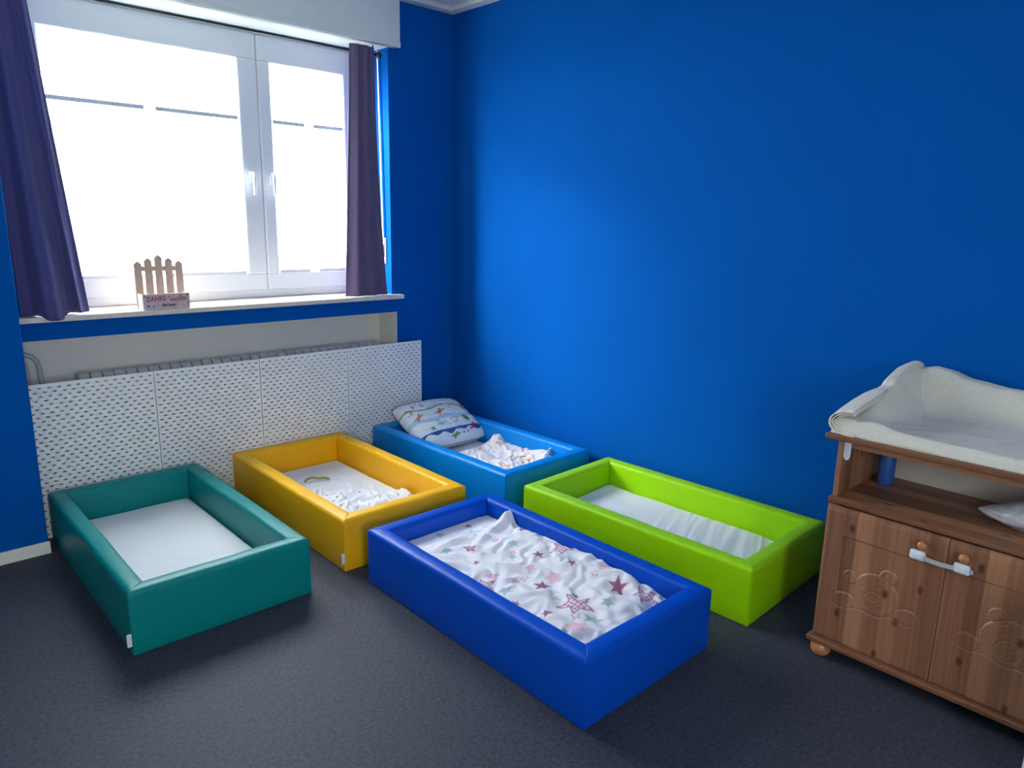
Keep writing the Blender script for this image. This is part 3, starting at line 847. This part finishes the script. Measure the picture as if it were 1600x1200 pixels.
# pillow in the light blue bed
def pillow():
    nu, nv = 260, 200
    a = np.linspace(-1, 1, nu)[None, :]; b = np.linspace(-1, 1, nv)[:, None]
    w2, d2, hh = .268, .202, .078
    # plan outline pulled in along the sides, puffed section
    def shape(a, b):
        pinch = 1 - .05 * (1 - np.abs(a) ** 2) * np.abs(b) ** 3
        X = w2 * a * (1 - .05 * b ** 4)
        Yp = d2 * b * (1 - .05 * a ** 4)
        E = np.clip((1 - np.abs(a) ** 3.2) * (1 - np.abs(b) ** 4.0), 0, 1) ** .36
        return X, Yp, E
    X, Yp, E = shape(a, b)
    wr = .006 * ridged(a * 3.0 + b * .4, b * 4.0 + .4 * a, 91, 2) * E
    top = hh * E + wr - .003
    bot = -hh * .75 * E
    P = []
    F = []
    T = np.stack([X, Yp, top], -1).reshape(-1, 3)
    Bm = np.stack([X, Yp, bot], -1).reshape(-1, 3)
    n = nu * nv; I = np.arange(n).reshape(nv, nu)
    q = np.stack([I[:-1, :-1], I[:-1, 1:], I[1:, 1:], I[1:, :-1]], -1).reshape(-1, 4)
    rim = np.concatenate([I[0, :], I[1:, -1], I[-1, -2::-1], I[-2:0, 0]]); r2 = np.roll(rim, -1)
    F = np.concatenate([q, q[:, ::-1] + n, np.stack([rim, rim + n, r2 + n, r2], -1)])
    # print: coordinates s (across, m) and t (front to back, m)
    s_ = X; t_ = Yp
    c = np.zeros(X.shape + (4,)) + lin((236, 238, 238))
    def pt(mask, rgb, al=1.0):
        mk = (np.clip(mask, 0, 1) * al)[..., None]; c[:] = c * (1 - mk) + lin(rgb) * mk
    def band(t0, wd, rgb, al, amp=.008, f=30, ph=0):
        y = t0 + amp * np.sin(s_ * f + ph) + .05 * s_ * 0
        pt(sstep(wd, wd * .6, np.abs(t_ - y)), rgb, al)
    band(-.02, .020, (150, 208, 226), .75, .010, 24, 1)
    pt(sstep(.0, .004, t_ * -1 - .075 + .0 * s_), (186, 222, 232), .35)
    band(.085, .006, (84, 140, 84), .95, .012, 22, .4)
    band(.088, .004, (120, 176, 120), .8, .016, 30, 2.0)
    # navy strip and snowy waves at the front edge
    pt(sstep(.003, -.003, t_ + .125) , (24, 72, 150), .97)
    wave = -.150 + .010 * np.sin(s_ * 55 + 1) + .006 * np.sin(s_ * 23)
    pt(sstep(.003, -.003, t_ - wave), (226, 236, 240), 1)
    def blob(cx, ct, rx, rt, rgb, al=.9, rot=0.0, wob=.25, nlobe=5, ph=0):
        dx, dt = s_ - cx, t_ - ct
        ex = (dx * math.cos(rot) + dt * math.sin(rot)) / rx; et = (-dx * math.sin(rot) + dt * math.cos(rot)) / rt
        rr_ = np.hypot(ex, et); an = np.arctan2(et, ex)
        pt(sstep(1.06, .92, rr_ * (1 + wob * np.sin(an * nlobe + ph))), rgb, al)
    def ringb(cx, ct, rx, rt, wd, rgb, a0=-3.2, a1=3.2, al=.85):
        ex, et = (s_ - cx) / rx, (t_ - ct) / rt; rr_ = np.hypot(ex, et); an = np.arctan2(et, ex)
        pt(sstep(wd, wd * .6, np.abs(rr_ - 1)) * ((an > a0) & (an < a1)), rgb, al)
    OR, GR, PKc, AQ, RD, VI = (206, 118, 62), (74, 140, 54), (214, 150, 176), (140, 196, 214), (178, 44, 56), (190, 150, 196)
    blob(-.01, .035, .040, .014, OR, .9, .4, .35, 4); blob(-.19, .02, .038, .013, OR, .85, .6, .35, 4, 1)
    blob(.215, .05, .026, .022, (214, 132, 74), .95, 0, .04, 9)
    blob(.15, -.06, .022, .030, GR, .95, .3, .16, 5)
    ringb(.045, -.062, .024, .022, .28, (206, 160, 190), -2.6, 2.9); blob(.085, -.045, .012, .006, (206, 160, 190), .8)
    blob(-.08, -.075, .026, .016, AQ, .9, 0, .25, 5); blob(-.085, -.045, .014, .008, (214, 190, 110), .9, 0, .3, 5); blob(-.035, -.06, .008, .012, (170, 196, 214), .8, 0, .3, 4)
    blob(-.17, .12, .012, .012, (196, 110, 84), .9, 0, .1, 8); blob(-.10, .12, .014, .014, VI, .85, 0, .35, 5); blob(-.21, .075, .009, .02, (206, 168, 96), .9, -.4, .2, 4)
    blob(-.225, .11, .004, .004, (90, 40, 90)); blob(-.235, .06, .004, .004, (90, 40, 90)); blob(.10, .055, .012, .010, (230, 196, 206), .8, 0, .3, 5)
    blob(.09, .150, .006, .006, (110, 60, 110)); blob(.15, .155, .008, .006, (150, 80, 96)); blob(.205, .15, .013, .012, (170, 60, 90), .9, 0, .3, 5)
    blob(.02, .13, .010, .008, (170, 190, 214), .8, 0, .3, 4); blob(-.16, -.10, .016, .012, GR, .9, 0, .3, 4)
    blob(-.03, .005, .008, .006, (150, 206, 196), .8); blob(-.12, -.01, .008, .006, PKc, .7)
    blob(.16, -.135, .030, .016, RD, .95, .5, .35, 5); blob(-.02, -.178, .034, .010, (96, 150, 70), .95, .2, .3, 4); blob(.05, -.172, .008, .006, RD); blob(.085, -.170, .008, .006, RD); blob(.12, -.155, .006, .010, (40, 40, 60)); blob(.02, -.14, .016, .008, (140, 60, 110), .8)
    blob(.245, -.09, .010, .024, GR, .85, .3, .3, 4); blob(.24, -.14, .012, .012, (206, 120, 140), .8, 0, .2, 5)
    # fabric of the far side
    cols = np.concatenate([c.reshape(-1, 4)] * 2)
    o = mesh_obj('pillow', np.concatenate([T, Bm]), F, M['print'], None, True, None, cols)
    return o
po_ = pillow()
po_.location = (2.205, -.246, .243)
po_.rotation_euler = (math.radians(27), math.radians(2), math.radians(4))
tag(po_, 'white pillow printed with colourful sea animals, propped in the corner bed', 'pillow')

# pacifier lying at the foot end of the light blue bed
loc, th, W, L = in_bed('azure')
pa = thing('pacifier', 'pacifier with clear shield at the foot of the light blue bed', 'pacifier', (loc[0] + .60, loc[1] - 1.005, .178), .3)
sh = lathe('shield', [(.002, 0), (.016, .001), (.022, .004), (.022, .006), (.014, .005), (.002, .005)], M['seaglass'], pa, (0, 0, .022)); sh.rotation_euler = (math.radians(60), 0, math.radians(35)); sh.scale = (1.15, .85, 1)
tube('ring', [(-.026 + .013 * math.cos(t), -.004, .022 + .016 * math.sin(t)) for t in np.linspace(0, 6.2, 14)], .0028, M['plastic'], pa, 8)
tube('teat', [(.012, .004, .022), (.028, .008, .026), (.042, .012, .031), (.056, .016, .036), (.064, .018, .038)], .006, M['rubber'], pa, 10, rad=[.006, .006, .008, .010, .004])
box('clip', -.055, -.035, -.012, .008, .0, .012, M['seaglass'], pa, .003)

# ------------------------------------------------------------------ changing table
CX, CY = 1.902, -2.900          # front-left corner of the doors' plane
ct = thing('changing_table', 'pine changing table with two carved bear doors and an open shelf', 'changing table', (CX, CY, 0))
WD = 0.782
box('plinth', -.016, .42, -WD - .014, .014, .054, .076, M['pine_h'], ct, .006, 3)
for fx, fy in ((.022, -.030), (.022, -WD + .03), (.38, -.03), (.38, -WD + .03)):
    lathe('foot', [(.012, 0), (.026, .003), (.034, .014), (.036, .026), (.033, .040), (.024, .050), (.024, .055)], M['pine_knob'], ct, (fx, fy, 0))
for y0, y1 in ((-.018, 0.0), (-WD, -WD + .018)):
    box('side_panel', .019, .41, y0, y1, .076, .598, M['pine_s'], ct, .002)
box('cupboard_floor', .02, .40, -WD + .018, -.018, .076, .092, M['pine_h'], ct)
box('shelf', -.006, .412, -WD + .001, -.001, .598, .617, M['pine_h'], ct, .004)
for y0, y1 in ((-.026, -.008), (-WD + .008, -WD + .026)):
    box('upper_side_panel', .012, .41, y0, y1, .617, .828, M['pine_s'], ct, .003)
box('back_panel', .392, .399, -WD + .026, -.026, .092, .828, M['backing'], ct)
box('top_board', -.022, .668, -WD - .030, .028, .828, .849, M['pine_h'], ct, .006, 3)
box('cross_beam', .06, .085, -WD + .026, -.026, .79, .828, M['pine_h'], ct)
# white plastic tab inside the left side panel
prism('cord_tab', [(-.011, .04), (-.011, -.022), (-.006, -.032), (.0, -.034), (.006, -.032), (.011, -.022), (.011, .04)], 0, .003, M['plastic'], ct, 'YZ', (.020, -.0195 - .018, .788))

def catmull(pts, closed=False, n=8):
    out = []; m_ = len(pts)
    rng_ = range(m_) if closed else range(m_ - 1)
    for i in rng_:
        if closed: p = [pts[(i + k) % m_] for k in (-1, 0, 1, 2)]
        else: p = [pts[max(0, min(m_ - 1, i + k))] for k in (-1, 0, 1, 2)]
        p = [np.array(q) for q in p]
        for k in range(n):
            t = k / n
            out.append(.5 * ((2 * p[1]) + (-p[0] + p[2]) * t + (2 * p[0] - 5 * p[1] + 4 * p[2] - p[3]) * t * t + (-p[0] + 3 * p[1] - 3 * p[2] + p[3]) * t ** 3))
    if not closed: out.append(np.array(pts[-1]))
    else: out.append(out[0])
    return np.array(out)

def ell(cx, cz, rx, rz, a0=0, a1=360, rot=0, n=28):
    t = np.radians(np.linspace(a0, a1, n)); c_, s_ = math.cos(math.radians(rot)), math.sin(math.radians(rot))
    ex, ez = rx * np.cos(t), rz * np.sin(t)
    return np.stack([cx + ex * c_ - ez * s_, cz + ex * s_ + ez * c_], -1)

DW, DH, DZ0 = .3885, .510, .079
def door_mesh(mirror):
    nx, nz = 250, 330
    s_ = np.linspace(0, DW, nx); zz = np.linspace(0, DH, nz)
    Sx, Zz = np.meshgrid(s_, zz)
    Q = (DW - Sx) if mirror else Sx
    A = Zz + DZ0                                        # absolute height used by the carving
    def inside(poly):
        r_ = np.zeros(Q.shape, bool); n = len(poly); j = n - 1
        for i in range(n):
            xi, zi = poly[i]; xj, zj = poly[j]
            if zi != zj:
                r_ ^= ((zi > A) != (zj > A)) & (Q < (xj - xi) * (A - zi) / (zj - zi) + xi)
            j = i
        return r_
    head = catmull([(.123, .300), (.126, .335), (.137, .360), (.158, .377), (.183, .386), (.208, .384), (.226, .374), (.248, .362), (.263, .342),
                    (.270, .318), (.266, .290), (.255, .266), (.238, .250), (.215, .238), (.190, .236), (.165, .242), (.143, .256), (.128, .276)], True)
    earL = ell(.104, .345, .023, .025); earR = ell(.229, .389, .028, .026)
    pawL = catmull([(.050, .250), (.062, .270), (.083, .280), (.108, .281), (.128, .270), (.134, .254), (.128, .236), (.106, .226), (.078, .223), (.056, .232)], True)
    pawR = catmull([(.262, .280), (.280, .294), (.304, .299), (.326, .293), (.338, .277), (.335, .258), (.318, .247), (.295, .243), (.272, .252)], True)
    arm = catmull([(.106, .226), (.136, .236), (.161, .240), (.187, .235), (.212, .236), (.239, .250), (.259, .251), (.291, .243)])
    bear = inside(head) | inside(earL) | inside(earR) | inside(pawL) | inside(pawR)
    low = np.interp(Q, [.05, .077, .105, .128, .2, .262, .281, .311, .333], [.257, .276, .281, .270, .26, .28, .294, .299, .290])
    rec = (Q > .064) & (Q < .322) & (A < .486) & (A > low) & ~bear
    D = np.where(rec, .0042, 0.0)
    lines = [(head, .0017), (earL, .0017), (earR, .0017), (ell(.106, .344, .012, .014, 60, 300), .0013), (ell(.231, .387, .016, .015, 20, 200), .0013),
             (pawL, .0016), (pawR, .0016), (arm, .0016),
             (ell(.192, .288, .034, .033), .0016), (ell(.190, .298, .013, .010), .0014), (ell(.200, .274, .013, .009, 200, 340), .0013),
             (ell(.150, .330, .0035, .0045), .0015), (ell(.205, .342, .0035, .0045), .0015)]
    for k in range(3):
        lines.append((np.array([(.072 + .012 * k, .236 + .001 * k), (.070 + .012 * k, .256 + .001 * k)]), .0012))
    G = np.zeros_like(D)
    for pl_, wd in lines:
        for (ax, az), (bx, bz) in zip(pl_[:-1], pl_[1:]):
            dx, dz = bx - ax, bz - az
            i0 = np.searchsorted(s_, (min(ax, bx) if not mirror else DW - max(ax, bx)) - .006); i1 = np.searchsorted(s_, (max(ax, bx) if not mirror else DW - min(ax, bx)) + .006)
            j0 = np.searchsorted(zz, min(az, bz) - DZ0 - .006); j1 = np.searchsorted(zz, max(az, bz) - DZ0 + .006)
            if i1 <= i0 or j1 <= j0: continue
            q_, a_ = Q[j0:j1, i0:i1], A[j0:j1, i0:i1]
            t = np.clip(((q_ - ax) * dx + (a_ - az) * dz) / max(dx * dx + dz * dz, 1e-12), 0, 1)
            d_ = np.hypot(q_ - ax - t * dx, a_ - az - t * dz)
            g_ = np.exp(-(d_ / wd) ** 2) * .0022
            G[j0:j1, i0:i1] = np.maximum(G[j0:j1, i0:i1], g_)
    D = D + G
    k = np.array([.25, .5, .25])
    D[1:-1] = D[:-2] * .25 + D[1:-1] * .5 + D[2:] * .25
    D[:, 1:-1] = D[:, :-2] * .25 + D[:, 1:-1] * .5 + D[:, 2:] * .25
    e = np.minimum(np.minimum(Sx, DW - Sx), np.minimum(Zz, DH - Zz))
    D = D + np.clip(.010 - e, 0, .010) * .42 + np.where(DH - Zz < .02, np.clip(.02 - (DH - Zz), 0, .02) * .2, 0)
    T_ = .017
    front = np.stack([D, -Sx, Zz], -1).reshape(-1, 3)
    n = len(front); I = np.arange(n).reshape(nz, nx)
    rim = np.concatenate([I[0, :], I[1:, -1], I[-1, -2::-1], I[-2:0, 0]]); r2 = np.roll(rim, -1)
    back = front[rim].copy(); back[:, 0] = T_
    nb = len(rim)
    V = np.concatenate([front, back])
    q = np.stack([I[:-1, :-1], I[:-1, 1:], I[1:, 1:], I[1:, :-1]], -1).reshape(-1, 4)
    bi = n + np.arange(nb); b2 = np.roll(bi, -1)
    F = [list(f) for f in np.concatenate([q, np.stack([rim, bi, b2, r2], -1)])] + [list(bi[::-1])]
    return V, F
for k, (mir, ky) in enumerate(((False, -.323 - .0), (True, -.442))):
    V, F = door_mesh(mir)
    dy = -.0015 - k * .3905
    d = mesh_obj('door', V, F, M['pine_v'], ct, False, (0.0, dy, DZ0))
    d.data.polygons.foreach_set('use_smooth', [len(f) == 4 and i < 249 * 329 for i, f in enumerate(F)])
    bm = bmesh.new(); bm.from_mesh(d.data); bmesh.ops.recalc_face_normals(bm, faces=bm.faces[:]); bm.to_mesh(d.data); bm.free()
    lathe('knob', [(.0075, 0), (.0065, .010), (.010, .015), (.0145, .021), (.0152, .027), (.012, .033), (.004, .036)], M['pine_knob'], d, (.001, ky - dy, .549 - DZ0), 'X-', 20)
# child safety latch across the doors
bm = bmesh.new()
ya, yb, zc = -.309, -.437, .507
N_ = 20
for k in range(N_ + 1):
    t = k / N_; y = ya + (-.470 - ya) * t
    dx = -.012 - .004 * math.sin(min(1, t / .8) * math.pi); z = zc - .004 * math.sin(min(1, t / .8) * math.pi)
    hw = .0075 if t < .96 else .006
    for a, b in ((0, -hw), (0, hw), (-.0022, hw), (-.0022, -hw)): bm.verts.new((dx + a, y, z + b))
bm.verts.ensure_lookup_table()
for k in range(N_):
    for q in range(4):
        a, b = 4 * k + q, 4 * k + (q + 1) % 4
        bm.faces.new((bm.verts[a], bm.verts[b], bm.verts[b + 4], bm.verts[a + 4]))
bm.faces.new([bm.verts[i] for i in range(4)]); bm.faces.new([bm.verts[4 * N_ + i] for i in (3, 2, 1, 0)])
latch = bm_obj('child_latch', bm, M['strap'], ct)
latch['label'] = 'white child safety latch strapped across both doors'
for y, sc in ((ya, 1.0), (yb, 1.0)):
    o = box('latch_pad', -.017, .0, y - .024, y + .024, zc - .0165, zc + .0165, M['plastic'], latch, .0085, 4, smooth=True)
    box('latch_button', -.0195, -.016, y - .012, y + .012, zc - .008, zc + .008, M['plastic'], latch, .0015, 2)

# blue bottle on the shelf
bt = thing('bottle', 'blue plastic bottle at the back of the open shelf', 'bottle', (2.185, -2.985, .617))
lathe('body', [(.010, 0), (.027, .001), (.029, .006), (.029, .110), (.026, .122), (.013, .132)], M['bottle'], bt)
lathe('cap', [(.013, .132), (.014, .133), (.014, .152), (.012, .155), (.002, .155)], M['plastic'], bt)
# plastic bag on the shelf
def bag():
    nu, nv = 48, 26
    u = np.linspace(0, 2 * np.pi, nu, endpoint=False)[None, :]; v = np.linspace(0, 1, nv)[:, None]
    # axis along -y from a narrow tip
    R = .004 + .058 * np.sin(np.clip(v * 1.15, 0, 1) * np.pi * .5) ** .9 * (1 - .75 * sstep(.85, 1, v))
    rr_ = R * (1 + .16 * pnoise(np.cos(u) * 2 + v * 6, np.sin(u) * 2 + v * 5, 7) + .08 * pnoise(np.cos(u) * 6 + v * 9, np.sin(u) * 6, 8))
    X = rr_ * np.cos(u) * 1.5; Z = np.maximum(rr_ * np.sin(u) * .95 + .030 + .022 * sstep(0, .6, v) - .012 * v, .001); Y = -.26 * v + 0 * u
    V = np.stack([X, Y + 0 * X, Z], -1).reshape(-1, 3)
    I = np.arange(nu * nv).reshape(nv, nu)
    F = [list(map(int, f)) for f in np.stack([I[:-1], np.roll(I[:-1], -1, 1), np.roll(I[1:], -1, 1), I[1:]], -1).reshape(-1, 4)]
    F += [list(map(int, I[0])), list(map(int, I[-1][::-1]))]
    return V, F
V, F = bag()
bg_ = mesh_obj('plastic_bag', V, F, M['bag'], None, True, (2.10, -3.31, .617))
tag(bg_, 'crinkled clear plastic bag lying on the open shelf', 'bag')

# changing mat under a cream towel, on the top board
def towel():
    nu, nv = 200, 200
    x = np.linspace(1.893, 2.560, nu)[None, :]; y = np.linspace(-2.885, -3.70, nv)[:, None]      # y index grows away from the window
    fx = (x - 1.893); fy = (-2.885 - y); bx = (2.560 - x); ry = (y + 3.70)
    z0 = .872
    # raised left end, higher towards the wall, and raised wall side
    hl = .035 + .125 * sstep(.05, .55, fx)
    left = hl * np.exp(-(np.clip(fy - .055, 0, 9) / .055) ** 2) 
    right = hl * np.exp(-(np.clip(ry - .055, 0, 9) / .055) ** 2)
    back = (.120 + .030 * np.exp(-((fy - .13) / .10) ** 2) - .012 * sstep(.1, .6, fy)) * np.exp(-(np.clip(bx - .07, 0, 9) / .075) ** 2)
    front = (.016 + .022 * np.exp(-((fy - .13) / .06) ** 2)) * np.exp(-(np.clip(fx - .02, 0, 9) / .035) ** 2) * sstep(.02, .09, fy)
    Z = z0 + np.maximum(np.maximum(left, right), np.maximum(back, front))
    # edges fall to the board
    def fall(e, r):
        q = np.clip(e / r, 0, 1); return 1 - np.sqrt(np.maximum(1 - (1 - q) ** 2, 0))
    Z = Z - (Z - .853) * np.maximum(np.maximum(fall(fy, .035), fall(ry, .035)), np.maximum(fall(fx, .022), fall(bx, .03)))
    # creases
    Z = Z + .007 * (ridged(x * 6 + y * 3, y * 7, 101, 2) - .55) * sstep(.0, .05, np.minimum(fx, fy) + 0 * x)
    Z = Z - .012 * np.exp(-((fy - .10 - .25 * (fx - .45)) / .012) ** 2) * np.exp(-((fx - .46) / .06) ** 2)
    Z = Z - .010 * np.exp(-((fx - .35) / .018) ** 2) * np.exp(-(np.clip(fy - .02, 0, 1) / .05) ** 2)
    Z = Z + .006 * pnoise(x * 7, y * 7, 12) * sstep(.05, .2, fy + 0 * x)
    Z = np.maximum(Z, .8535)
    o = cloth('towel_covered_mat', x + 0 * y, y + 0 * x, Z, M['towel'], None, base_z=.8492)
    return o
# shift the mesh so that its origin lies on the board
tw_root = thing('changing_mat', 'changing mat covered with a cream terry towel', 'changing mat', (2.22, -3.29, .849))
tw = towel(); tw.name = 'towel'; tw.parent = tw_root; tw.location = (-2.22, 3.29, -.849)
# rolled front-left corner of the towel: a spiral fold extruded a little way
# (left, up) outline of the outermost layer, then two more layers inside it
U0 = [(-.062, -.0285), (-.040, -.0290), (-.016, -.0275), (.006, -.021), (.021, -.007), (.026, .010), (.021, .026), (.006, .040), (-.020, .050), (-.050, .052)]
bm = bmesh.new()
path = [(0, 0, 0, 1.0), (.03, .002, .002, 1.03), (.09, .004, .008, 1.1), (.17, .004, .018, 1.15), (.26, .004, .030, 1.1), (.34, .006, .040, .9)]
for lay in range(3):
    off = .0062 * lay
    cv = catmull([(p[0] - off * (1 if p[0] > -.03 else .2), p[1] + (off if p[1] < .0 else -off * .9 if p[1] > .02 else 0)) for p in U0], False, 5)
    half = .0026; Ls = []; Rs = []
    for i in range(len(cv)):
        t_ = cv[min(i + 1, len(cv) - 1)] - cv[max(i - 1, 0)]; t_ = t_ / np.linalg.norm(t_)
        nrm = np.array([-t_[1], t_[0]]) * half
        Ls.append(cv[i] + nrm); Rs.append(cv[i] - nrm)
    outl = Ls + Rs[::-1]; m_ = len(cv)
    rings = [[bm.verts.new((px + .004 * lay * (k0 == 0), py + a[0] * sc, pz + a[1] * sc)) for a in outl] for k0, (px, py, pz, sc) in enumerate(path)]
    n = len(outl)
    for a_, b_ in zip(rings[:-1], rings[1:]):
        for k in range(n): bm.faces.new((a_[k], a_[(k + 1) % n], b_[(k + 1) % n], b_[k]))
    for ring in (rings[0], rings[-1]):
        for k in range(m_ - 1): bm.faces.new((ring[k], ring[k + 1], ring[2 * m_ - 2 - k], ring[2 * m_ - 1 - k]))
rc = bm_obj('rolled_edge', bm, M['towel'], tw_root, True)
rc.location = (1.886 - 2.22, -2.905 + 3.29, .8805 - .849)

# ------------------------------------------------------------------ planter on the window sill
pt_ = thing('planter_box', 'small wooden planter box with picket fence back on the window sill', 'planter', (0.676, 0.066, 1.065))
hw, dp = .115, .085
fp = box('front_panel', -hw, hw, 0, .008, .0, .080, M['print_panel'], pt_, .001)
for sx in (-1, 1):
    box('side_panel', sx * hw - (.008 if sx > 0 else 0), sx * hw + (0 if sx > 0 else .008), .008, dp, 0, .078, M['plank_w'], pt_, .001)
box('bottom_panel', -hw + .008, hw - .008, .008, dp, .002, .010, M['plank_w'], pt_)
for k, ht in enumerate((.243, .259, .275, .259, .243)):
    cx = -.101 + .0505 * k
    wd = .0185
    prism('picket', [(cx - wd, .0), (cx + wd, .0), (cx + wd, ht - .016), (cx, ht), (cx - wd, ht - .016)], dp, dp + .006, M['bare'], pt_, 'XZ', bev=.0006)
box('fence_rail', -hw, hw, dp + .006, dp + .012, .190, .216, M['bare'], pt_, .001)
box('fence_rail', -hw, hw, dp + .006, dp + .012, .03, .05, M['bare'], pt_, .001)
def text(body, size, x, z, m, parent, rot=0.0, shear=0.0, sx=1.0):
    cu = bpy.data.curves.new('lettering', 'FONT'); cu.body = body; cu.size = size; cu.extrude = .0004; cu.offset = .0006
    cu.align_x = 'CENTER'; cu.shear = shear; cu.resolution_u = 3
    tmp = bpy.data.objects.new('lettering_curve', cu)
    me = bpy.data.meshes.new_from_object(tmp)
    bpy.data.objects.remove(tmp)
    me.name = 'lettering'
    me.materials.clear(); me.materials.append(m)
    o = bpy.data.objects.new('lettering', me)
    o.location = (x, -.0006, z); o.rotation_euler = (math.radians(90), rot, 0); o.scale = (sx, 1, 1)
    return link(o, parent)
text('DANKE', .036, -.050, .044, M['red_ink'], fp, math.radians(-2), sx=.78)
text('WACHSEN', .027, .058, .040, M['red_ink'], fp, math.radians(-3), sx=.64)
text('BEIM LERNEN', .0135, .010, .016, M['dark_ink'], fp, 0, sx=.85)
for k, (lx, lz, lr) in enumerate(((-.092, .018, .0065), (-.066, .016, .0045), (-.040, .026, .002), (-.016, .030, .0032), (.004, .029, .003), (.012, .062, .004), (.070, .065, .005), (.105, .070, .006), (.105, .028, .0045), (.082, .018, .0028), (.104, .017, .0035), (-.105, .068, .004), (-.104, .033, .003), (.062, .028, .002))):
    rot = (k * 1.7) % 3.1
    pts = []
    for q in range(12):
        a = q / 12 * 2 * math.pi; ex, ez = lr * math.cos(a), lr * .6 * math.sin(a)
        pts.append((lx + ex * math.cos(rot) - ez * math.sin(rot), lz + ex * math.sin(rot) + ez * math.cos(rot)))
    prism('leaf_motif', pts, -.0008, .0004, M['dark_ink'], fp, 'XZ')

# ------------------------------------------------------------------ white bin standing in front of the changing table
wb = thing('waste_bin', 'white square waste bin at the right picture edge', 'bin', (1.60, -3.614, 0))
box('body', 0, .24, -.26, 0, .0, .50, M['bin'], wb, .012, 3)
box('lid', -.004, .244, -.264, .004, .502, .55, M['plastic'], wb, .014, 3)
